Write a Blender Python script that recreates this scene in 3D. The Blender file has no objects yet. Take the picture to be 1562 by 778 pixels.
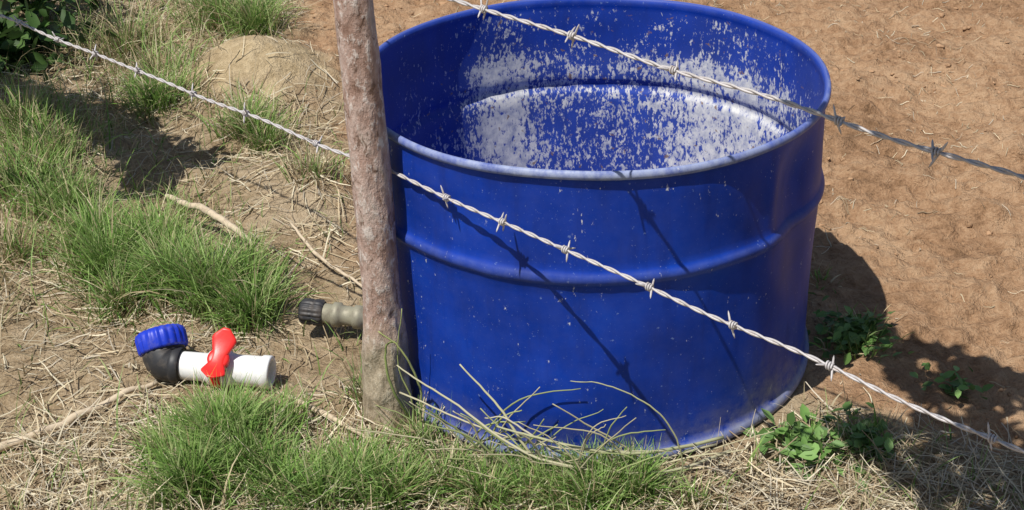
import bpy, numpy as np, math
from mathutils import Matrix, Vector
rng=np.random.default_rng(11)
scene=bpy.context.scene

# ------------------------------------------------------------------ noise
def h2(ix,iy,s):
    n=(ix*374761393+iy*668265263+s*974634777)&0xffffffff
    n=((n^(n>>13))*1274126177)&0xffffffff
    return ((n^(n>>16))&0xffff)/65535.0
def vn(x,y,s=0):
    x=np.asarray(x,float);y=np.asarray(y,float)
    xi=np.floor(x).astype(np.int64);yi=np.floor(y).astype(np.int64)
    fx=x-xi;fy=y-yi;fx=fx*fx*(3-2*fx);fy=fy*fy*(3-2*fy)
    a=h2(xi,yi,s);b=h2(xi+1,yi,s);c=h2(xi,yi+1,s);d=h2(xi+1,yi+1,s)
    return (a*(1-fx)+b*fx)*(1-fy)+(c*(1-fx)+d*fx)*fy
def fbm(x,y,s=0,o=4):
    r=0;a=.5;t=0
    for i in range(o):
        r=r+a*vn(x*2**i+i*7.3,y*2**i-i*3.1,s+i);t+=a;a*=.5
    return r/t
def sstep(x,a,b):
    t=np.clip((x-a)/(b-a),0,1);return t*t*(3-2*t)

# ------------------------------------------------------------------ materials
def mat(name):
    m=bpy.data.materials.new(name);m.use_nodes=True
    nt=m.node_tree;b=nt.nodes['Principled BSDF'];return m,nt,b
def N(nt,t,**k):
    n=nt.nodes.new(t)
    for a,v in k.items(): setattr(n,a,v)
    return n
def noise(nt,vec,scale,detail=4,rough=.6,dist=0):
    n=N(nt,'ShaderNodeTexNoise');n.inputs['Scale'].default_value=scale;n.inputs['Detail'].default_value=detail
    n.inputs['Roughness'].default_value=rough;n.inputs['Distortion'].default_value=dist
    if vec is not None: nt.links.new(vec,n.inputs['Vector'])
    return n.outputs['Fac']
def ramp(nt,fac,stops):
    n=N(nt,'ShaderNodeValToRGB');e=n.color_ramp.elements
    while len(e)<len(stops): e.new(.5)
    for i,(p,c) in enumerate(stops):
        e[i].position=p;e[i].color=(c,c,c,1) if not hasattr(c,'__len__') else (*c,1)
    nt.links.new(fac,n.inputs[0]);return n.outputs['Color']
def mix(nt,fac,a,b,mode='MIX'):
    n=N(nt,'ShaderNodeMix',data_type='RGBA',blend_type=mode)
    for i,v in ((0,fac),(6,a),(7,b)):
        if hasattr(v,'links') or hasattr(v,'is_linked'): nt.links.new(v,n.inputs[i])
        elif i==0: n.inputs[0].default_value=v
        else: n.inputs[i].default_value=(*v,1)
    return n.outputs[2]
def math_(nt,op,a,b=0.0):
    n=N(nt,'ShaderNodeMath',operation=op)
    for i,v in ((0,a),(1,b)):
        if hasattr(v,'is_linked'): nt.links.new(v,n.inputs[i])
        else: n.inputs[i].default_value=v
    return n.outputs[0]
def bump(nt,b,h,strength,dist):
    n=N(nt,'ShaderNodeBump');n.inputs['Strength'].default_value=strength;n.inputs['Distance'].default_value=dist
    nt.links.new(h,n.inputs['Height']);nt.links.new(n.outputs[0],b.inputs['Normal'])
def objc(nt): return N(nt,'ShaderNodeTexCoord').outputs['Object']
def attr(nt,name): return N(nt,'ShaderNodeAttribute',attribute_name=name)

def m_ground():
    m,nt,b=mat('ground_soil');o=objc(nt)
    f=attr(nt,'field').outputs['Fac'];sa=attr(nt,'sand').outputs['Fac']
    n1=noise(nt,o,5,4);n2=noise(nt,o,45,5,.7);n3=noise(nt,o,230,3,.7)
    mixn=math_(nt,'ADD',math_(nt,'MULTIPLY',n1,.4),math_(nt,'ADD',math_(nt,'MULTIPLY',n2,.4),math_(nt,'MULTIPLY',n3,.25)))
    soil=ramp(nt,mixn,[(.40,(.20,.115,.06)),(.5,(.36,.215,.12)),(.61,(.49,.325,.195))])
    dry=ramp(nt,mixn,[(.40,(.15,.10,.055)),(.5,(.32,.235,.14)),(.62,(.47,.37,.245))])
    col=mix(nt,f,dry,soil)
    col=mix(nt,sa,col,ramp(nt,n2,[(.35,(.40,.30,.17)),(.6,(.56,.44,.27))]))
    nt.links.new(col,b.inputs['Base Color']);b.inputs['Roughness'].default_value=.95
    b.inputs['Specular IOR Level'].default_value=.15
    bump(nt,b,math_(nt,'ADD',n2,math_(nt,'MULTIPLY',n3,.5)),.9,.014)
    return m
def m_vcol(name,rough=.7,trans=.25,spec=.3,vary=False):
    m,nt,b=mat(name);a=attr(nt,'Col').outputs['Color']
    col=a
    if vary:
        n=noise(nt,objc(nt),160,4,.7);col=mix(nt,.8,a,ramp(nt,n,[(.3,.55),(.5,1.0),(.7,1.0)]),'MULTIPLY')
    nt.links.new(col,b.inputs['Base Color']);b.inputs['Roughness'].default_value=rough
    b.inputs['Specular IOR Level'].default_value=spec
    if trans:
        t=N(nt,'ShaderNodeBsdfTranslucent');nt.links.new(col,t.inputs['Color'])
        mx=N(nt,'ShaderNodeMixShader');mx.inputs[0].default_value=trans
        nt.links.new(b.outputs[0],mx.inputs[1]);nt.links.new(t.outputs[0],mx.inputs[2])
        nt.links.new(mx.outputs[0],nt.nodes['Material Output'].inputs['Surface'])
    return m
def m_plain(name,col,rough=.5,metal=0,spec=.5,nscale=60,dirt=(.25,.18,.11),amount=.35):
    m,nt,b=mat(name);n=noise(nt,objc(nt),nscale,4,.65)
    c=mix(nt,ramp(nt,n,[(.5,0.0),(.75,amount)]),col,dirt)
    nt.links.new(c,b.inputs['Base Color']);b.inputs['Roughness'].default_value=rough
    b.inputs['Metallic'].default_value=metal;b.inputs['Specular IOR Level'].default_value=spec
    bump(nt,b,n,.15,.002);return m
def m_drum():
    m,nt,b=mat('blue_drum_paint')
    c=attr(nt,'cyl').outputs['Vector'];o=objc(nt)
    pa=attr(nt,'paint').outputs['Fac'];wr=attr(nt,'worn').outputs['Fac'];du=attr(nt,'dust').outputs['Fac']
    n0=noise(nt,c,7,5,.6)
    base=ramp(nt,n0,[(.3,(.002,.026,.24)),(.55,(.003,.039,.35)),(.75,(.006,.058,.44))])
    # darker vertical grime runs
    mg=N(nt,'ShaderNodeMapping');mg.inputs['Scale'].default_value=(1,.15,1);nt.links.new(c,mg.inputs['Vector'])
    base=mix(nt,ramp(nt,noise(nt,mg.outputs[0],40,4,.6),[(.5,0.0),(.68,.45)]),base,(.003,.022,.20))
    sc=noise(nt,c,110,3,.6)
    base=mix(nt,ramp(nt,sc,[(.68,0.0),(.72,.6)]),base,(.18,.26,.50))
    sc2=noise(nt,c,320,2,.6)
    base=mix(nt,ramp(nt,sc2,[(.69,0.0),(.73,.55)]),base,(.22,.30,.52))
    base=mix(nt,math_(nt,'MULTIPLY',pa,.14),base,(.35,.42,.62))
    # brushed white residue (streaky, vertical)
    mp=N(nt,'ShaderNodeMapping');mp.inputs['Scale'].default_value=(1,.45,1);nt.links.new(c,mp.inputs['Vector'])
    s1=noise(nt,mp.outputs[0],130,4,.7,.2);s2=noise(nt,c,18,4,.65);s3=noise(nt,mp.outputs[0],300,3,.7)
    s=math_(nt,'ADD',math_(nt,'MULTIPLY',s1,.45),math_(nt,'ADD',math_(nt,'MULTIPLY',s2,.25),math_(nt,'MULTIPLY',s3,.30)))
    s=math_(nt,'ADD',s,math_(nt,'MULTIPLY',pa,.15))
    w=ramp(nt,s,[(.600,0.0),(.632,.8),(.72,1.0)])
    wc=ramp(nt,noise(nt,c,60,4),[(.35,(.48,.50,.56)),(.58,(.80,.79,.74))])
    col=mix(nt,w,base,wc)
    r=noise(nt,c,75,3,.6,.2)
    col=mix(nt,math_(nt,'MULTIPLY',ramp(nt,r,[(.65,0.0),(.69,.85)]),math_(nt,'MINIMUM',math_(nt,'MULTIPLY',pa,2.5),1.0)),col,(.24,.15,.11))
    wn=noise(nt,c,50,5,.7)
    col=mix(nt,math_(nt,'MULTIPLY',wr,ramp(nt,wn,[(.3,.2),(.6,1.0)])),col,(.36,.41,.55))
    dn=noise(nt,c,35,5,.75)
    col=mix(nt,math_(nt,'MULTIPLY',du,ramp(nt,dn,[(.35,0.0),(.65,.85)])),col,(.30,.29,.30))
    nt.links.new(col,b.inputs['Base Color'])
    b.inputs['Roughness'].default_value=.48;b.inputs['Specular IOR Level'].default_value=.22
    bump(nt,b,math_(nt,'ADD',w,math_(nt,'MULTIPLY',n0,.5)),.12,.003)
    return m
def m_post():
    m,nt,b=mat('rusty_weathered_post');o=objc(nt)
    mp=N(nt,'ShaderNodeMapping');mp.inputs['Scale'].default_value=(1,1,.5);nt.links.new(o,mp.inputs['Vector'])
    v=mp.outputs[0]
    n=noise(nt,v,32,5,.7);n2=noise(nt,v,110,4,.7)
    col=ramp(nt,n,[(.32,(.24,.14,.10)),(.46,(.41,.275,.22)),(.58,(.53,.40,.34)),(.72,(.42,.37,.31))])
    col=mix(nt,ramp(nt,n2,[(.54,0.0),(.62,.8)]),col,(.70,.62,.56))
    col=mix(nt,ramp(nt,noise(nt,v,85,4,.7,.5),[(.34,.85),(.43,0.0)]),col,(.15,.085,.055))
    sp=N(nt,'ShaderNodeSeparateXYZ');nt.links.new(o,sp.inputs[0])
    zz=math_(nt,'ADD',sp.outputs[2],math_(nt,'MULTIPLY',n,.08))
    bc=ramp(nt,n2,[(.3,(.24,.185,.12)),(.55,(.45,.37,.26)),(.72,(.60,.53,.41))])
    col=mix(nt,ramp(nt,zz,[(.15,1.0),(.20,0.0)]),col,bc)
    nt.links.new(col,b.inputs['Base Color']);b.inputs['Roughness'].default_value=.85
    b.inputs['Specular IOR Level'].default_value=.25
    bump(nt,b,math_(nt,'ADD',n,n2),.8,.004);return m

# ------------------------------------------------------------------ mesh helpers
def obj(name,V,F,material,col=None,attrs=None,smooth=True,parent=None):
    me=bpy.data.meshes.new(name)
    V=np.asarray(V,float);F=np.asarray(F)
    n,k=F.shape
    me.vertices.add(len(V));me.vertices.foreach_set('co',V.ravel())
    me.loops.add(n*k);me.loops.foreach_set('vertex_index',F.ravel().astype(np.int32))
    me.polygons.add(n);me.polygons.foreach_set('loop_start',np.arange(0,n*k,k,dtype=np.int32))
    me.polygons.foreach_set('loop_total',np.full(n,k,dtype=np.int32))
    me.update(calc_edges=True);me.validate()
    if smooth: me.polygons.foreach_set('use_smooth',np.ones(len(me.polygons),bool))
    if col is not None:
        a=me.attributes.new('Col','FLOAT_COLOR','POINT')
        a.data.foreach_set('color',np.hstack([col,np.ones((len(col),1))]).ravel())
    for k_,v in (attrs or {}).items():
        if v.ndim==2:
            a=me.attributes.new(k_,'FLOAT_VECTOR','POINT');a.data.foreach_set('vector',v.ravel())
        else:
            a=me.attributes.new(k_,'FLOAT','POINT');a.data.foreach_set('value',v)
    me.materials.append(material)
    o=bpy.data.objects.new(name,me);scene.collection.objects.link(o)
    if parent: o.parent=parent
    return o
class MB:
    def __init__(s): s.V=[];s.F=[];s.C=[];s.n=0
    def add(s,V,F,c=None):
        V=np.asarray(V,float)
        s.V.append(V);s.F.append(np.asarray(F)+s.n);s.n+=len(V)
        if c is not None:
            c=np.asarray(c,float);s.C.append(np.tile(c,(len(V),1)) if c.ndim==1 else c)
    def build(s,name,m,**k):
        return obj(name,np.vstack(s.V),np.vstack(s.F),m,col=np.vstack(s.C) if s.C else None,**k)
def smoothpath(P,n=6):
    P=np.asarray([tuple(p) for p in P],float);out=[]
    Q=np.vstack([2*P[0]-P[1],P,2*P[-1]-P[-2]])
    for i in range(1,len(Q)-2):
        for t in np.linspace(0,1,n,endpoint=False):
            a,b,c,d=Q[i-1],Q[i],Q[i+1],Q[i+2]
            out.append(.5*((2*b)+(-a+c)*t+(2*a-5*b+4*c-d)*t*t+(-a+3*b-3*c+d)*t**3))
    out.append(P[-1]);return np.array(out)
def tube(P,r,seg=8,jit=0):
    P=np.asarray(P,float);n=len(P);r=np.atleast_1d(np.asarray(r,float))
    r=np.interp(np.linspace(0,1,n),np.linspace(0,1,len(r)),r) if len(r)>1 else np.full(n,r[0])
    T=np.gradient(P,axis=0);T/=np.linalg.norm(T,axis=1)[:,None]+1e-12
    up=np.array([0,0,1.]) if abs(T[0,2])<.9 else np.array([1.,0,0])
    A=np.cross(T,up);A/=np.linalg.norm(A,axis=1)[:,None]+1e-9;B=np.cross(T,A)
    th=np.linspace(0,2*np.pi,seg,endpoint=False)
    rr=r[:,None]*(1+jit*(rng.random((n,seg))-.5))
    V=P[:,None,:]+rr[...,None]*(np.cos(th)[None,:,None]*A[:,None,:]+np.sin(th)[None,:,None]*B[:,None,:])
    V=V.reshape(-1,3)
    i=np.arange(n-1)[:,None]*seg;j=np.arange(seg)[None,:];j2=(j+1)%seg
    F=np.stack([i+j,i+j2,i+seg+j2,i+seg+j],-1).reshape(-1,4)
    k=len(V);V=np.vstack([V,P[0],P[-1]])
    cap=[]
    for q in range(0,seg,2):
        cap.append([k,(q+2)%seg,(q+1)%seg,q]);b0=(n-1)*seg
        cap.append([k+1,b0+q,b0+(q+1)%seg,b0+(q+2)%seg])
    return V,np.vstack([F,np.array(cap)])
def lathe(prof,seg=48,M=None,rib=0,nrib=0):
    prof=np.asarray(prof,float);n=len(prof);th=np.linspace(0,2*np.pi,seg,endpoint=False)
    r=prof[:,0][:,None]*np.ones(seg)
    if rib: r=r+np.where(prof[:,0]>.0155,1,0)[:,None]*rib*np.sign(np.sin(th*nrib+.01))[None,:]*.5
    V=np.stack([r*np.cos(th),r*np.sin(th),np.repeat(prof[:,1][:,None],seg,1)],-1).reshape(-1,3)
    i=np.arange(n-1)[:,None]*seg;j=np.arange(seg)[None,:];j2=(j+1)%seg
    F=np.stack([i+j,i+j2,i+seg+j2,i+seg+j],-1).reshape(-1,4)
    if M is not None: V=V@np.array(M.to_3x3()).T+np.array(M.translation)
    return V,F
def axisM(p,d):
    q=Vector(d).to_track_quat('Z','Y');return Matrix.Translation(Vector(p))@q.to_matrix().to_4x4()
def inpoly(x,y,P):
    x=np.asarray(x);y=np.asarray(y);c=np.zeros(x.shape,bool);n=len(P)
    for i in range(n):
        x1,y1=P[i];x2,y2=P[(i+1)%n]
        c^=((y1>y)!=(y2>y))&(x<(x2-x1)*(y-y1)/(y2-y1+1e-12)+x1)
    return c

# ------------------------------------------------------------------ ground
BY=np.array([-60,-3,-.6,-.24,-.13,-.02,.21,.70,1.41,4,80.]);BX=np.array([90,6,1.6,.52,.27,0,-.34,-.45,-.67,-1.5,-26.])
def fieldmask(x,y):
    d=(x-np.interp(y,BY,BX))
    return sstep(d+(fbm(x*9,y*9,5)-.5)*.22,-.05,.07)
def sandm(x,y):
    return sstep(np.exp(-(((x+.63)/.15)**2+((y-.90)/.15)**2))+(fbm(x*20,y*20,90)-.5)*.6,.35,.75)
def H(x,y):
    x=np.asarray(x,float);y=np.asarray(y,float)
    f=fieldmask(x,y);r=np.hypot(x,y)
    nd=sstep(r,.30,.55)
    h=(fbm(x*2.2,y*2.2,1)-.5)*.05*nd
    hf=(fbm(x*8,y*13,2)-.5)*.040+np.abs(fbm(x*22,y*30,3)-.5)*.045-.005+(fbm(x*70,y*70,8)-.5)*.008
    hg=(fbm(x*10,y*10,4)-.5)*.03+(fbm(x*50,y*50,6)-.5)*.010
    h=h+(f*hf+(1-f)*hg)*(.25+.75*nd)
    h=h+.09*np.exp(-(((x+.64)/.13)**2+((y-.90)/.13)**2))+.03*np.exp(-(((x+.5)/.1)**2+((y-.42)/.12)**2))
    h=h-.05*sstep(x,.33,.9)*sstep(-y,-.5,.1)
    return h*np.exp(-np.maximum(r-3,0)*.15)-.002
def graded(a,b,step,far,k=1.16):
    c=np.arange(a,b+step/2,step);o=[];s=step;p=b
    while p<far: s=min(s*k,12);p+=s;o.append(p)
    l=[];s=step;p=a
    while p>-far: s=min(s*k,12);p-=s;l.append(p)
    return np.array(l[::-1]+list(c)+o)
gx=graded(-1.35,1.25,.005,160);gy=graded(-.7,1.9,.0055,160)
X,Y=np.meshgrid(gx,gy);Z=H(X,Y)
V=np.stack([X,Y,Z],-1).reshape(-1,3);ny,nx=X.shape
i=(np.arange(ny-1)[:,None]*nx+np.arange(nx-1)[None,:]).ravel()
obj('ground',V,np.stack([i,i+1,i+nx+1,i+nx],-1),m_ground(),attrs={'field':fieldmask(X,Y).ravel(),'sand':sandm(X,Y).ravel()})

# soil clods in the tilled field
def ico():
    import bmesh
    bm=bmesh.new();bmesh.ops.create_icosphere(bm,subdivisions=2,radius=1);
    V=np.array([v.co[:] for v in bm.verts]);F=np.array([[v.index for v in f.verts] for f in bm.faces]);bm.free();return V,F
iV,iF=ico()
def clods(name,P,S,cfun,m):
    n=len(P);k=len(iV)
    sc=S[:,None]*rng.uniform(.55,1.4,(n,3));sc[:,2]*=.55
    dirs=rng.normal(size=(n,3,3))
    d=1+.32*np.sin(2.4*np.einsum('vk,nak->nva',iV,dirs)).sum(-1)/1.6+rng.normal(0,.09,(n,k))
    L=iV[None]*d[...,None]*sc[:,None,:]
    a=rng.uniform(0,6.28,n);ca,sa=np.cos(a)[:,None],np.sin(a)[:,None]
    L=np.stack([L[...,0]*ca-L[...,1]*sa,L[...,0]*sa+L[...,1]*ca,L[...,2]],-1)
    z=H(P[:,0],P[:,1])+S*.02
    V=(L+np.concatenate([P,z[:,None]],1)[:,None,:]).reshape(-1,3)
    F=(iF[None]+np.arange(n)[:,None,None]*k).reshape(-1,3)
    return obj(name,V,F,m,col=np.repeat(cfun(n),k,0),smooth=False)
n=12000
P=np.stack([rng.uniform(-.9,1.5,n),rng.uniform(-.45,2.0,n)],1)
keep=(fieldmask(P[:,0],P[:,1])>rng.random(n)*.9+.05)&(fbm(P[:,0]*4,P[:,1]*4,9)>rng.uniform(.35,.65,n))&(np.hypot(P[:,0],P[:,1])>.31)
P=P[keep];S=np.clip(rng.lognormal(-6.1,.5,len(P)),.0012,.010)
clods('soil_clods',P,S,lambda n:np.array([.38,.235,.135])*rng.uniform(.75,1.15,(n,1)),m_vcol('soil_clod',.95,0,.1,vary=True))

# ------------------------------------------------------------------ grass
def blades(R,L,w,az,th0,dth,col,seg=4,z0=0,flat=False,tip=1.0):
    n=len(R);L=np.broadcast_to(L,n);w=np.broadcast_to(w,n)
    s=np.linspace(0,1,seg+1)
    th=th0[:,None]+dth[:,None]*(s[None,:-1]+.5/seg)
    dx=np.sin(th)*L[:,None]/seg;dz=np.cos(th)*L[:,None]/seg
    r=np.concatenate([np.zeros((n,1)),np.cumsum(dx,1)],1);z=np.concatenate([np.zeros((n,1)),np.cumsum(dz,1)],1)
    ca,sa=np.cos(az)[:,None],np.sin(az)[:,None]
    bend=rng.normal(0,.12,n)[:,None]*L[:,None]*s[None]**2
    x=R[:,0:1]+ca*r-sa*bend;y=R[:,1:2]+sa*r+ca*bend
    g=H(x,y) if flat else np.repeat(H(R[:,0],R[:,1])[:,None],seg+1,1)
    zz=g+z+(np.broadcast_to(z0,n)[:,None])
    zz=np.maximum(zz,g+.001)
    tw=rng.uniform(-.9,.9,n)[:,None]
    ww=w[:,None]*.5*(1-.93*s[None]**1.6*tip)
    sx=-sa*np.cos(tw)*ww;sy=ca*np.cos(tw)*ww;sz=np.sin(tw)*ww
    A=np.stack([x-sx,y-sy,zz-sz],-1);B=np.stack([x+sx,y+sy,zz+sz],-1)
    V=np.stack([A,B],2).reshape(-1,3)
    b=(np.arange(n)*(2*(seg+1)))[:,None]+(np.arange(seg)*2)[None,:]
    F=np.stack([b,b+1,b+3,b+2],-1).reshape(-1,4)
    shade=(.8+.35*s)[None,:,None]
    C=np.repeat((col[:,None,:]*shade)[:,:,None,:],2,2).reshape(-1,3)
    return V,F,C
def gcol(n,dry):
    g=np.array([[.20,.34,.07],[.26,.40,.10],[.13,.25,.05],[.30,.42,.14],[.34,.40,.16]])[rng.integers(0,5,n)]
    d=np.array([[.58,.48,.29],[.48,.38,.23],[.66,.57,.38],[.38,.29,.17]])[rng.integers(0,4,n)]
    t=(rng.random(n)<dry)[:,None]
    return np.where(t,d,g)*rng.uniform(.75,1.2,(n,1))
def drumout(P,r=.305): return np.hypot(P[:,0],P[:,1])>r
# x,y,radius,count,length,dry fraction
T=[(-1.03,.71,.12,520,.10,.3),(-.95,.58,.11,560,.10,.25),(-.93,.44,.09,650,.10,.2),(-.85,.37,.07,600,.095,.2),(-1.05,.45,.12,450,.10,.35),
(-.90,.24,.07,280,.07,.5),(-.77,.25,.055,700,.085,.15),(-.72,.18,.055,950,.09,.1),(-.66,.22,.055,700,.085,.15),(-.62,.14,.05,950,.085,.1),(-.55,.10,.05,1050,.09,.08),(-.48,.05,.045,900,.08,.1),(-.51,.12,.04,500,.08,.15),(-.69,.10,.05,350,.07,.25),
(-.81,.80,.06,600,.09,.2),(-.61,.66,.045,450,.085,.3),(-.57,.61,.035,300,.08,.3),(-.78,1.22,.09,600,.12,.3),(-.70,1.17,.05,650,.12,.15),(-.95,1.1,.14,500,.11,.55),(-.85,.95,.12,400,.09,.55),
(-.46,-.26,.055,1250,.075,.07),(-.42,-.31,.055,1400,.075,.05),(-.47,-.36,.055,1200,.07,.07),(-.51,-.30,.04,600,.07,.15),(-.39,-.23,.035,500,.06,.2),(-.37,-.36,.05,900,.07,.1),
(-.28,-.34,.045,900,.065,.12),(-.23,-.37,.05,1150,.065,.12),(-.31,-.39,.05,800,.065,.15),(-.17,-.34,.035,500,.055,.35),(-.12,-.37,.04,600,.055,.25),
(-.04,-.35,.035,1000,.065,.1),(.01,-.34,.03,800,.065,.12),(.05,-.35,.03,700,.06,.15),(-.08,-.36,.03,450,.055,.3),(0,-.39,.06,900,.06,.2),
(-.66,.37,.06,150,.06,.6),(-.45,.44,.06,150,.06,.65),(.35,-.02,.035,180,.04,.15),(.37,.02,.035,180,.04,.15),(.27,-.25,.035,130,.035,.3),(.33,-.24,.05,200,.04,.3),(.34,.17,.03,60,.03,.4),(.12,-.36,.03,220,.05,.4),
(-.29,-.15,.035,130,.07,.4),(-.21,-.25,.03,160,.07,.4),(-.222,-.13,.013,60,.11,.3),(-1.2,.25,.2,500,.1,.4),(-1.0,0,.2,500,.08,.5),(-.9,-.3,.2,500,.08,.5),(-1.3,.8,.2,500,.12,.4),(-.6,-.6,.25,800,.07,.4),(0,-.65,.3,800,.07,.4),(-1.4,1.5,.4,1000,.13,.4)]
gb=MB()
for x,y,r,n,l,d in T:
    n=int(n*1.25)
    a=rng.uniform(0,6.28,n);q=np.abs(rng.normal(0,.6,n))*r
    R=np.stack([x+q*np.cos(a),y+q*np.sin(a)],1);k=drumout(R,.30)&(fbm(R[:,0]*30,R[:,1]*30,77,2)>rng.uniform(.15,.6,n));R=R[k];a=a[k];n=len(R)
    if n==0: continue
    L=l*rng.uniform(.35,1.15,n)*(.6+.8*fbm(R[:,0]*22,R[:,1]*22,3));az=a+rng.normal(0,1.1,n)
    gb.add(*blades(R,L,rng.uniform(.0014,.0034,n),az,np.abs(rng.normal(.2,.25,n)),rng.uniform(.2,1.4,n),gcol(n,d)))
# thin general sward on the grassy side
n=40000
R=np.stack([rng.uniform(-1.5,1.0,n),rng.uniform(-.7,1.9,n)],1)
k=(fieldmask(R[:,0],R[:,1])<rng.random(n)*.5)&drumout(R,.31)&(fbm(R[:,0]*6,R[:,1]*6,21)>rng.uniform(.25,.65,n))&(sandm(R[:,0],R[:,1])<.3);R=R[k];n=len(R)
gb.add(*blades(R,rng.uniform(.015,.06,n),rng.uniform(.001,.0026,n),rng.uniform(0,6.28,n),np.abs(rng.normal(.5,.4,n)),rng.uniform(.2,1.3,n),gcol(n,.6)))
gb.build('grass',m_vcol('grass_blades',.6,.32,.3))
# straw litter
sb=MB();n=50000
R=np.stack([rng.uniform(-1.5,1.1,n),rng.uniform(-.7,1.8,n)],1)
f=fieldmask(R[:,0],R[:,1]);dens=np.where(f<.5,.25+1.3*(fbm(R[:,0]*6,R[:,1]*6,33)-.28),.02+.16*(fbm(R[:,0]*3,R[:,1]*3,35)>.56))
dens=dens*(1-.95*sandm(R[:,0],R[:,1]))*(1-.5*np.exp(-(((R[:,0]+.36)/.12)**2+((R[:,1]-.05)/.2)**2)))
k=(rng.random(n)<dens)&drumout(R,.32);R=R[k];n=len(R)
SC=np.array([[.64,.54,.36],[.52,.42,.27],[.74,.66,.48],[.36,.27,.17],[.60,.53,.41]])
c=SC[rng.integers(0,5,n)]*rng.uniform(.7,1.12,(n,1))
fm=fieldmask(R[:,0],R[:,1])>.5
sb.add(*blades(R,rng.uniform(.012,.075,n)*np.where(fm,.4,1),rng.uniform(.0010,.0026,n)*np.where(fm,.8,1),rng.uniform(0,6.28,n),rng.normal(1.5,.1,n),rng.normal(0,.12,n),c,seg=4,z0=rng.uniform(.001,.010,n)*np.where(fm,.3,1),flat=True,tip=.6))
n=9000;R=np.stack([rng.uniform(-.7,.7,n),rng.uniform(-.6,-.2,n)],1);k=drumout(R,.315)&(R[:,1]<np.interp(R[:,0],[-.7,-.2,0,.25,.7],[-.12,-.24,-.33,-.24,-.21])+rng.normal(0,.02,n));R=R[k];n=len(R)
c=SC[rng.integers(0,5,n)]*rng.uniform(.75,1.12,(n,1))
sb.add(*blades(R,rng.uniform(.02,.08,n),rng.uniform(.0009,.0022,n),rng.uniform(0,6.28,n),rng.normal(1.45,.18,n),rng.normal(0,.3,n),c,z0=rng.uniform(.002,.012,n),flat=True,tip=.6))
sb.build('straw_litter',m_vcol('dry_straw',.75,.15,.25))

# long dry stalks leaning against the drum
st=MB()
def stalk(P,r=.0011,c=(.42,.39,.23)):
    p=smoothpath(P,8);p=p+np.cumsum(rng.normal(0,.0005,p.shape),0);st.add(*tube(p,[r,r*.9,r*.5],6),np.array(c)*rng.uniform(.8,1.2))
G=(.30,.34,.14)
stalk([(-.225,-.215,0),(-.245,-.235,.07),(-.25,-.235,.13),(-.235,-.245,.15)],.0018,(.30,.36,.12))
stalk([(-.215,-.235,0),(-.21,-.245,.07),(-.225,-.25,.13),(-.255,-.25,.16)],.0016,(.32,.35,.13))
stalk([(-.22,-.23,0),(-.222,-.24,.06),(-.235,-.24,.11),(-.225,-.24,.19)],.0012,(.32,.35,.13))
stalk([(-.04,-.325,0),(-.075,-.33,.05),(-.11,-.31,.095),(-.155,-.28,.135)],.0019,(.44,.42,.25))
stalk([(.16,-.275,.03),(.06,-.335,.05),(-.04,-.34,.07),(-.11,-.32,.075)],.0022,(.38,.38,.22))
stalk([(.17,-.28,.015),(.08,-.34,.03),(-.06,-.34,.05),(-.17,-.275,.09),(-.235,-.24,.115)],.0019,(.46,.43,.28))
stalk([(.10,-.34,.0),(.103,-.345,.06),(.075,-.34,.115),(.02,-.335,.145),(-.03,-.33,.15)],.0011,(.36,.36,.2))
stalk([(-.01,-.345,0),(-.05,-.34,.06),(-.10,-.32,.085),(-.13,-.31,.082)],.0014,(.52,.48,.34))
stalk([(.03,-.35,0),(-.02,-.345,.05),(-.06,-.335,.06),(.0,-.34,.035)],.0012,G)
stalk([(-.235,-.24,.07),(-.15,-.30,.07),(-.05,-.33,.055),(.1,-.33,.05)],.0012,(.46,.42,.28))
stalk([(.15,-.29,.03),(.02,-.345,.035),(-.12,-.33,.06)],.0015,(.5,.46,.3))
stalk([(-.02,-.34,.0),(-.07,-.335,.045),(-.13,-.31,.10)],.0014,(.34,.36,.17))
for q in range(52):
    x=rng.uniform(-.18,.12);y=-math.sqrt(max(.318**2-x*x,.01))-rng.uniform(.008,.04)
    h=rng.uniform(.05,.13);d=rng.choice([-1,1])*rng.uniform(.02,.15)
    if rng.random()<.35: h*=.6
    mx=rng.uniform(.3,.6)
    stalk([(x,y,0),(x+d*mx,y-.006,h*rng.uniform(.5,.85)),(x+d,y-.012,h)],rng.uniform(.0008,.0015),(.46,.42,.26) if rng.random()<.5 else G)
st.build('dry_grass_stalks',m_vcol('dry_stalk',.7,.1,.3))

# ------------------------------------------------------------------ drum
R0=.289
prof=[(R0-.006,.002,0),(R0+.003,.0,0),(R0+.0065,.004,0),(R0+.0068,.010,0),(R0+.004,.015,0),(R0+.0005,.018,0)]
for z in np.linspace(.026,.232,15): prof.append((R0,z,0))
RB=[(.246,.0003),(.249,.0015),(.252,.0038),(.255,.0052),(.258,.0056),(.261,.0052),(.264,.0038),(.267,.0015),(.270,.0003)]
for z,d in RB: prof.append((R0+d,z,0))
for z in np.linspace(.278,.377,10): prof.append((R0,z,0))
prof+=[(R0+.001,.3815,0),(R0+.0045,.3835,0),(R0+.006,.3875,0),(R0+.0048,.392,0),(R0+.0015,.3935,0),(R0-.0018,.391,1),(R0-.003,.386,1),(R0-.0018,.381,1)]
for z in np.linspace(.374,.278,10): prof.append((R0-.0016,z,1))
for z,d in RB[::-1]: prof.append((R0-.0016+d*.8,z,1))
for z in np.linspace(.232,.026,15): prof.append((R0-.0016,z,1))
prof+=[(R0-.006,.018,1),(R0-.03,.017,1),(.15,.018,1),(.0005,.018,1)]
prof=np.array(prof);seg=360;phi=np.linspace(-math.pi,math.pi,seg+1)
PH,_=np.meshgrid(phi,prof[:,0]);RR=np.repeat(prof[:,0:1],seg+1,1);ZZ=np.repeat(prof[:,1:2],seg+1,1);IN=np.repeat(prof[:,2:3],seg+1,1)
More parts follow.
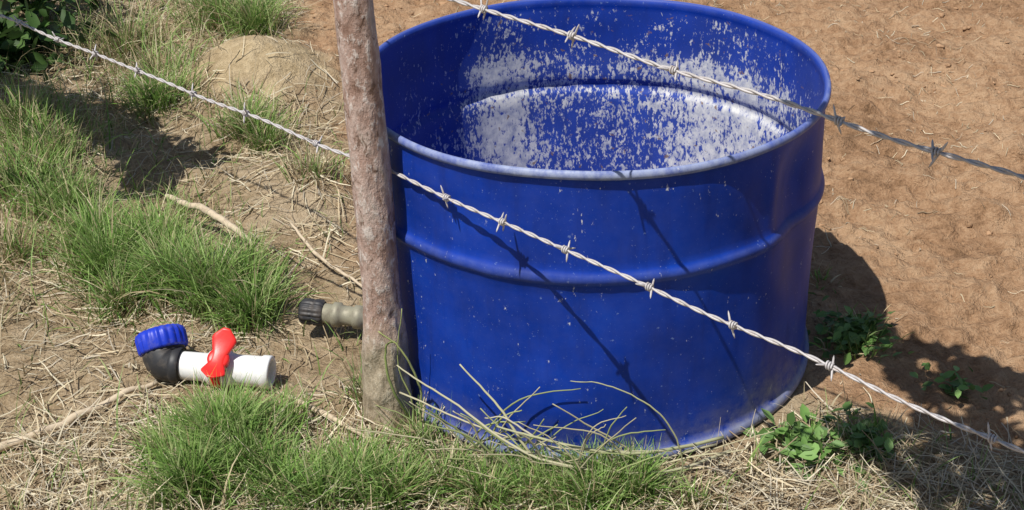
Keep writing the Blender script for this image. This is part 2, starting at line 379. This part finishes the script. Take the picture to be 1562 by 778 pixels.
mid=sstep(ZZ,.02,.08)*(1-sstep(ZZ,.36,.385))
dent=(fbm(np.cos(PH)*2.6+5,np.sin(PH)*2.6+ZZ*6,40,4)-.5)*.010*mid
ph0=math.radians(-42)
up_=np.exp(-((ZZ-.318)/.055)**2)
# flattened, pushed-in panel on the right flank with a crease where it starts
dent-=.016*mid*np.exp(-((PH-(ph0+.17))/.12)**2)*up_
dent+=.004*mid*np.exp(-((PH-(ph0-.02))/.045)**2)*up_
dent-=.007*mid*np.exp(-((PH-(ph0+.24))/.13)**2)*np.exp(-((ZZ-.19)/.06)**2)
def crease(pa,za,pb,zb,amp,wd):
    # diagonal kink between two points on the shell
    ax_,az_=(PH-pa)*R0,ZZ-za;bx,bz=(pb-pa)*R0,zb-za;L2=bx*bx+bz*bz
    t=np.clip((ax_*bx+az_*bz)/L2,0,1);d=np.hypot(ax_-t*bx,az_-t*bz)
    return amp*mid*np.exp(-(d/wd)**2)*np.sin(np.clip(t,.04,.96)*np.pi)
dent+=crease(-1.95,.22,-1.55,.10,-.0022,.016)+crease(-1.35,.20,-1.15,.05,-.0025,.018)+crease(-1.05,.23,-.9,.12,-.002,.014)+crease(-2.2,.36,-2.0,.29,-.002,.014)
oval=.0025*np.cos(2*PH+.6)*sstep(ZZ,.05,.3)
RR=np.where(RR>.2,RR+dent+oval,RR)
V=np.stack([RR*np.cos(PH),RR*np.sin(PH),ZZ+(.0012*np.sin(3*PH)+.0006*np.sin(7*PH+1))*sstep(ZZ,.2,.38)],-1).reshape(-1,3)
n=len(prof);i=(np.arange(n-1)[:,None]*(seg+1)+np.arange(seg)[None,:]).ravel()
F=np.stack([i,i+1,i+seg+2,i+seg+1],-1)
deg=np.degrees(PH)
ang=np.exp(-((deg-118)/13)**2)*1.0+np.exp(-((deg-48)/26)**2)*1.1+.5*np.exp(-((deg-92)/22)**2)+.6*np.exp(-((deg-8)/16)**2)+.35*np.exp(-((deg-148)/14)**2)
zf=sstep(ZZ,.02,.13)*(1-sstep(ZZ,.30,.335))+.40*sstep(ZZ,.31,.33)
paint=np.clip(ang,0,1.05)*zf*IN*(ZZ<.38)
lip=((ZZ>.382)).astype(float)
worn=np.where(IN>.5,.25,1)*lip*(.30+.6*np.exp(-((deg+95)/60)**2))+.6*(ZZ<.016)*(IN<.5)+.10*((ZZ>.250)&(ZZ<.266)&(IN<.5))
dust=(1-sstep(ZZ,.012,.07))*(IN<.5)*.55+.04*(IN<.5)+.35*(IN<.5)*np.exp(-((deg+38)/14)**2)*(1-sstep(ZZ,.03,.16))
cyl=np.stack([PH*R0+IN*3.0,ZZ,IN*0],-1).reshape(-1,3)
obj('blue_metal_drum',V,F,m_drum(),attrs={'cyl':cyl,'paint':paint.ravel(),'worn':worn.ravel(),'dust':dust.ravel()})

# ------------------------------------------------------------------ fence
mp_=m_post()
def post(x,y,h,name='fence_post'):
    zs=np.linspace(-.05,h,200);seg=40;th=np.linspace(0,2*np.pi,seg,endpoint=False)
    TH,ZZ=np.meshgrid(th,zs)
    r=.0222+.001*np.exp(-((ZZ-.3)/.2)**2)+.006*(1-sstep(ZZ,.09,.19))+(.003*(1-sstep(ZZ,.0,.10)))
    r=r+(fbm(np.cos(TH)*3+x*9,ZZ*30+np.sin(TH)*3,50)-.5)*np.where(ZZ<.17,.010,.0035)
    V=np.stack([x+r*np.cos(TH)+.003*np.sin(ZZ*7),y+r*np.sin(TH)+.002*np.sin(ZZ*5),ZZ],-1).reshape(-1,3)
    i=np.arange(len(zs)-1)[:,None]*seg;j=np.arange(seg)[None,:];j2=(j+1)%seg
    F=np.stack([i+j,i+j2,i+seg+j2,i+seg+j],-1).reshape(-1,4)
    k=len(V);V=np.vstack([V,[x,y,h+.004]]);b0=(len(zs)-1)*seg
    F=np.vstack([F,[[k,b0+q,b0+(q+1)%seg,b0+(q+2)%seg] for q in range(0,seg,2)]])
    V[:,0]-=x;V[:,1]-=y
    o=obj(name,V,F,mp_);o.location=(x,y,0);return o
PX,PY=-.259,-.198
DX,DY=math.cos(math.radians(-40)),math.sin(math.radians(-40))
post(PX,PY,1.15)
post(PX-2.3*DX,PY-2.3*DY,1.15);post(PX+2.1*DX,PY+2.1*DY,1.15)
mw=m_plain('galvanised_wire',(.52,.49,.48),.55,.15,.4,150,(.32,.24,.19),.7)
ox,oy=-DY*.025,DX*.025   # wire runs along the drum side of the posts
def barbed(z,barbs,sag,seed,slope):
    B=MB();s=np.arange(-2.3,2.1,.0035);
    zc=z-sag*np.where(s>0,s*(2.1-s),-s*(2.3+s))/1.1+.0012*np.sin(s*23+seed)-slope*np.maximum(s,0)
    lat=.0012*np.sin(s*31+seed*2)
    lat_=lambda t: np.interp(t,s,lat)
    def c(t): 
        return np.stack([PX+ox+t*DX-lat_(t)*DY,PY+oy+t*DY+lat_(t)*DX,np.interp(t,s,zc)],-1)
    cc=c(s);nrm=np.array([-DY,DX,0])
    for k in (0,1):
        a=s*2*math.pi/.045+k*math.pi
        B.add(*tube(cc+.0012*(np.cos(a)[:,None]*nrm+np.sin(a)[:,None]*np.array([0,0,1.])),.00128,6))
    for t in barbs:
        t0=t+rng.normal(0,.004);a=np.linspace(0,2*math.pi*2.5,40);tt=t0+np.linspace(-.0035,.0035,40)
        p=c(tt)+.0034*(np.cos(a)[:,None]*nrm+np.sin(a)[:,None]*np.array([0,0,1.]));B.add(*tube(p,.0011,6))
        c0=c(np.array([t0]))[0];D=np.array([DX,DY,0]);ph=rng.uniform(0,3.14)
        for q in range(2):
            for sg in (-1,1):
                pa=ph+q*1.2+rng.normal(0,.15)
                v=sg*(np.cos(pa)*nrm+np.sin(pa)*np.array([0,0,1.]))+D*rng.uniform(.25,.6)*(1 if q else -1)*sg
                v/=np.linalg.norm(v);b=c0+D*(.003 if q else -.003);l=rng.uniform(.75,1)
                B.add(*tube([b,b+v*.006*l,b+v*.012*l,b+v*.0155*l],np.array([.0012,.0012,.0010,.0003]),6))
    B.build('barbed_wire',mw)
tx=lambda x:(x-PX)/DX
barbed(.345,[tx(x) for x in (-.185,-.115,-.04,.045,.125,.205,.335,.43)]+list(np.arange(.98,2,.1))+[-.12,-.26,-.37,-.5,-.6]+list(np.arange(-2.2,-.65,.1)),.002,1,.030)
barbed(.585,[tx(x) for x in (-.12,-.03,.06,.20,.27,.335)]+list(np.arange(.9,2,.1))+list(np.arange(-2.2,-.05,.1)),.002,2,.014)
barbed(.82,list(np.arange(-2.2,2.0,.1)+.03),.002,3,.01)

# ------------------------------------------------------------------ ball valve with elbow
white=m_plain('white_pvc',(.82,.82,.80),.35,0,.5,40,(.5,.43,.35),.3)
black=m_plain('black_plastic',(.03,.03,.032),.5,0,.4,50,(.2,.16,.12),.45)
blue=m_plain('blue_plastic_nut',(.012,.04,.48),.4,0,.4,60,(.28,.25,.28),.3)
red=m_plain('red_plastic_handle',(.78,.025,.02),.38,0,.5,50,(.4,.12,.07),.2)
brass=m_plain('dull_brass',(.30,.28,.20),.55,.2,.4,70,(.16,.13,.10),.8)
e=bpy.data.objects.new('ball_valve_with_elbow',None);scene.collection.objects.link(e)
gz=float(H(np.array([-.49]),np.array([-.10]))[0])+.022
e.location=(-.546,-.112,gz)
ax=Vector((.985,-.10,-.02)).normalized()
b1=MB();M=axisM((0,0,0),ax)
b1.add(*lathe([(.012,-.004),(.0185,-.004),(.019,.0),(.019,.038),(.0225,.041),(.024,.050),(.0245,.058),(.024,.068),(.0215,.072),(.0205,.078),(.0205,.112),(.0222,.114),(.0222,.124),(.0205,.1255),(.0165,.1255),(.0155,.122),(.0155,.090),(.001,.089)],48,M))
b1.build('valve_body',white,parent=e)
stem=Vector((0.12,-.58,.80)).normalized();lev=Vector((.22,.78,.60)).normalized()
pc=ax*.056
b2=MB();b2.add(*lathe([(.0255,-.008),(.0262,-.006),(.0262,.004),(.0252,.006)],48,axisM(pc,ax)))
b2.add(*lathe([(.013,.018),(.013,.029),(.0145,.030),(.0145,.036),(.011,.0375),(.0005,.0375)],28,axisM(pc,stem)))
side=stem.cross(lev).normalized();Vw=[];ns=26
lev=side.cross(stem).normalized()
for t in np.linspace(-1,1,ns):
    t=float(t)
    w=(.0095+.0075*math.sin(min(abs(t)*1.25,1)*math.pi*.5)**2)*(1-.7*max(0,abs(t)-.72)/.28)
    hh=.0045-.0016*abs(t);lift=.034+.010*t*t
    c=pc+stem*lift+lev*(t*(.040 if t>0 else .030))
    for a in np.linspace(0,2*np.pi,16,endpoint=False):
        ca,sa=math.cos(a),math.sin(a);Vw.append(tuple(c+side*float(w*np.sign(ca)*abs(ca)**.6)+stem*float(hh*np.sign(sa)*abs(sa)**.6)))
i=np.arange(ns-1)[:,None]*16;j=np.arange(16)[None,:];j2=(j+1)%16
Fw=np.stack([i+j,i+j2,i+16+j2,i+16+j],-1).reshape(-1,4)
k=len(Vw);Vw+= [tuple(pc+stem*.044+lev*-.031),tuple(pc+stem*.044+lev*.041)];b0=(ns-1)*16
Fw=np.vstack([Fw,[[k,(q+2)%16,(q+1)%16,q] for q in range(0,16,2)],[[k+1,b0+q,b0+(q+1)%16,b0+(q+2)%16] for q in range(0,16,2)]])
b2.add(Vw,Fw)
b2.build('valve_handle',red,parent=e)
b3=MB();up=Vector((.0,.55,.56)).normalized();cn=-ax*.024
pth=smoothpath([ax*.004,-ax*.008,cn+ax*.006+up*.004,cn+up*.012,cn+up*.026,cn+up*.036],6)
b3.add(*tube(pth,[.0215,.0240,.0270,.028,.027,.025],32))
b3.add(*lathe([(.018,-.004),(.0245,-.004),(.0252,.0),(.0252,.007),(.0235,.009)],40,axisM(-ax*.006,ax)))
b3.build('elbow',black,parent=e)
b4=MB();b4.add(*lathe([(.024,.0),(.031,.0),(.033,.003),(.0335,.020),(.0315,.026),(.027,.029),(.019,.0295),(.0175,.025),(.0175,.012),(.001,.011)],96,axisM(cn+up*.018,Vector((-.24,.5,.62)).normalized()),rib=.0018,nrib=20))
b4.build('compression_nut',blue,parent=e)

# drum outlet fitting by the post
e2=bpy.data.objects.new('drum_outlet_fitting',None);scene.collection.objects.link(e2);e2.location=(-.403,.012,.036)
ax2=Vector((.985,-.16,-.03)).normalized()
b=MB()
b.add(*lathe([(.001,.004),(.010,.003),(.011,.0),(.0155,.0),(.0175,.003),(.018,.014),(.0165,.018),(.018,.020),(.018,.030),(.0155,.033)],72,axisM((0,0,0),ax2),rib=.0015,nrib=16))
b.build('hose_nut',black,parent=e2)
b=MB()
b.add(*lathe([(.013,.030),(.014,.033),(.014,.045),(.0175,.047),(.0175,.056),(.014,.058),(.0135,.075),(.0165,.077),(.0165,.088),(.0125,.090),(.0125,.150)],32,axisM((0,0,0),ax2)))
b.build('threaded_nipple',brass,parent=e2)

# ------------------------------------------------------------------ sticks, rock
wood=m_plain('dead_wood',(.56,.46,.33),.85,0,.2,90,(.25,.18,.12),.8)
def stick(P,r,name='stick'):
    p=smoothpath(P,8);p=p.copy();p[:,2]+=H(p[:,0],p[:,1]);V,F=tube(p,r,8,.15);obj(name,V,F,wood)
stick([(-.67,.33,.05),(-.60,.275,.05),(-.55,.235,.04),(-.485,.18,.014)],[.004,.006,.0055,.003])
stick([(-.78,-.30,.006),(-.70,-.25,.01),(-.63,-.18,.012),(-.575,-.13,.008)],[.006,.0055,.005,.003])
stick([(-.41,-.15,.01),(-.34,-.2,.012),(-.28,-.25,.01)],[.003,.004,.002])
stick([(-.33,.12,.01),(-.42,.22,.015),(-.47,.30,.01)],[.002,.003,.002])
clods('rock',np.array([[-.555,.185]]),np.array([.036]),lambda n:np.array([[.08,.085,.08]]),m_vcol('dark_rock',.8,0,.3,vary=True))

# ------------------------------------------------------------------ foliage
def leaves(B,P,size,cols,updir=.5):
    n=len(P);d=rng.normal(size=(n,3));d[:,2]*=.5;d/=np.linalg.norm(d,axis=1)[:,None]
    nn=rng.normal(size=(n,3));nn[:,2]+=updir*2;s=np.cross(nn,d);s/=np.linalg.norm(s,axis=1)[:,None];u=np.cross(d,s)
    L=size*rng.uniform(.6,1.3,n)[:,None];Wd=L*.28
    pts=[P-d*L*.5,P-d*L*.15+s*Wd+u*L*.06,P+d*L*.2+s*Wd*.8+u*L*.05,P+d*L*.5-u*L*.05,P+d*L*.2-s*Wd*.8+u*L*.05,P-d*L*.15-s*Wd+u*L*.06]
    V=np.stack(pts,1).reshape(-1,3);b=(np.arange(n)*6)[:,None]
    F=np.concatenate([b+np.array([0,1,2,3]),b+np.array([0,3,4,5])])
    c=np.asarray(cols)[rng.integers(0,len(cols),n)]*rng.uniform(.7,1.25,(n,1))
    B.add(V,F,np.repeat(c,6,0))
leafm=m_vcol('leaves',.5,.25,.4);bark=m_plain('bark',(.16,.11,.08),.9,0,.2,40,(.07,.05,.035),.8)
A=math.radians(42);E=math.radians(64.3)
SX,SY=math.sin(A)/math.tan(E),math.cos(A)/math.tan(E)     # horizontal travel of sunlight per unit height
DG=[(.045,.095,.022),(.065,.13,.03),(.03,.06,.018),(.09,.16,.045)]
def branchy(name,base,tips,r,leafpts,size,cols):
    e=bpy.data.objects.new(name,None);scene.collection.objects.link(e);B=MB()
    base=np.array(base,float)
    for t in tips:
        t=np.array(t,float);mid=(base+t)/2+rng.normal(0,.03,3)+np.array([0,0,.06]);B.add(*tube(smoothpath([base,mid,t],7),[r,r*.7,r*.25],8,.1))
    B.build('limbs',bark,parent=e)
    L=MB();leaves(L,leafpts,size,cols);L.build('foliage',leafm,parent=e)
c=np.array([-1.30,1.20,.10]);q=rng.normal(size=(2200,3))*np.array([.12,.12,.11])+c;q[:,2]=np.abs(q[:,2])+.01
q=q[fbm(q[:,0]*14,q[:,1]*14+q[:,2]*14,60)>.42]
q2=np.array([-1.18,1.02,.04])+rng.normal(size=(350,3))*np.array([.06,.05,.03]);q2[:,2]=np.abs(q2[:,2])+.01
branchy('shrub',(-1.32,1.22,0),[(-1.2,1.1,.25),(-1.45,1.3,.3),(-1.3,1.1,.3),(-1.15,1.25,.2)],.010,np.vstack([q,q2]),.04,DG)
def along(P,n,w,h0,h1):
    P=np.array(P,float);k=rng.integers(0,len(P)-1,n);t=rng.random(n)[:,None]
    g=P[k]*(1-t)+P[k+1]*t+rng.normal(0,1,(n,2))*w;h=rng.uniform(h0,h1,n)
    return np.stack([g[:,0]-SX*h,g[:,1]-SY*h,h],1)
a=along([(-1.2,.88),(-1.06,.85),(-.92,.76),(-.79,.62)],900,.032,.56,.7)
b_=along([(-.80,.62),(-.72,.58),(-.66,.56)],260,.018,.56,.66)
c_=along([(-.79,.60),(-.75,.52),(-.74,.44)],260,.022,.56,.66)
far=np.array([-1.75,.55,.45])+rng.normal(size=(1500,3))*np.array([.16,.2,.17]);far[:,2]=np.abs(far[:,2])+.03
branchy('shrub',(-1.72,.55,0),[(-.99,.36,.63),(-1.3,.55,.64),(-1.8,.6,.85),(-1.6,.3,.7),(-1.9,.75,.6),(-.93,.20,.62)],.014,np.vstack([a,b_,c_,far]),.04,DG)
# unseen tree added right of the camera to shade the lower right ground
SH=[(.38,.035),(.50,-.01),(.60,-.10),(.75,-.2),(.75,-.6),(.45,-.60),(.385,-.36),(.325,-.275),(.295,-.215),(.345,-.19),(.41,-.18),(.42,-.12),(.385,-.06)]
n=3000;g=np.stack([rng.uniform(.25,.8,n),rng.uniform(-.65,.08,n)],1);g=g[inpoly(g[:,0],g[:,1],SH)]
g=g[(fbm(g[:,0]*18,g[:,1]*18,70)>.31)]
h=rng.uniform(1.02,1.3,len(g));q=np.stack([g[:,0]-SX*h,g[:,1]-SY*h,h],1)
oth=np.array([.8,-1.15,1.5])+rng.normal(size=(2000,3))*np.array([.28,.25,.2])
branchy('added_shade_tree',(.95,-1.2,0),[(.25,-.85,1.12),(.1,-.6,1.15),(.35,-.6,1.2),(.8,-1.1,1.8),(1.1,-1.3,1.6),(.55,-1.0,1.5)],.03,np.vstack([q,oth]),.045,DG)
# broadleaf weeds
def weed(x,y,n,r,s):
    B=MB();a=rng.uniform(0,6.28,n);d=np.abs(rng.normal(0,.6,n))*r;P=np.stack([x+d*np.cos(a),y+d*np.sin(a)],1)
    z=H(P[:,0],P[:,1])+rng.uniform(.003,.028,n);leaves(B,np.c_[P,z],s,[(.15,.28,.07),(.20,.34,.10),(.10,.19,.05)],1.2)
    B.build('weed_plant',leafm)
weed(.36,0.0,230,.06,.019);weed(.255,-.26,170,.05,.022);weed(.33,-.25,120,.05,.018);weed(.48,-.10,50,.05,.016)

# ------------------------------------------------------------------ light, sky, camera
S=Vector((-math.sin(A)*math.cos(E),-math.cos(A)*math.cos(E),math.sin(E)))
l=bpy.data.lights.new('sun','SUN');l.energy=5.0;l.angle=math.radians(.4);l.color=(1,.965,.91)
lo=bpy.data.objects.new('sun',l);scene.collection.objects.link(lo);lo.rotation_euler=(-S).to_track_quat('-Z','Y').to_euler();lo.location=(-2,-3,6)
w=bpy.data.worlds.new('World');scene.world=w;w.use_nodes=True;nt=w.node_tree
sky=nt.nodes.new('ShaderNodeTexSky');sky.sky_type='NISHITA';sky.sun_disc=False;sky.sun_elevation=E;sky.sun_rotation=math.atan2(S.x,S.y)
nt.links.new(sky.outputs[0],nt.nodes['Background'].inputs[0]);nt.nodes['Background'].inputs[1].default_value=.08
cam=bpy.data.cameras.new('camera');co=bpy.data.objects.new('camera',cam);scene.collection.objects.link(co)
fw=Vector((-0.05232447,0.87394796,-0.4831947));rr=Vector((0.99862956,0.04526971,-0.02626145));uu=Vector((0.00107705,0.48390662,0.87511897))
Mx=Matrix((rr,uu,-fw)).transposed().to_4x4();Mx.translation=(0,-1.7802,1.1151);co.matrix_world=Mx
cam.sensor_width=36;cam.lens=2308.37/1562*36;cam.clip_start=.05;cam.clip_end=1000
scene.camera=co
scene.view_settings.view_transform='Standard';scene.view_settings.look='None';scene.view_settings.exposure=0
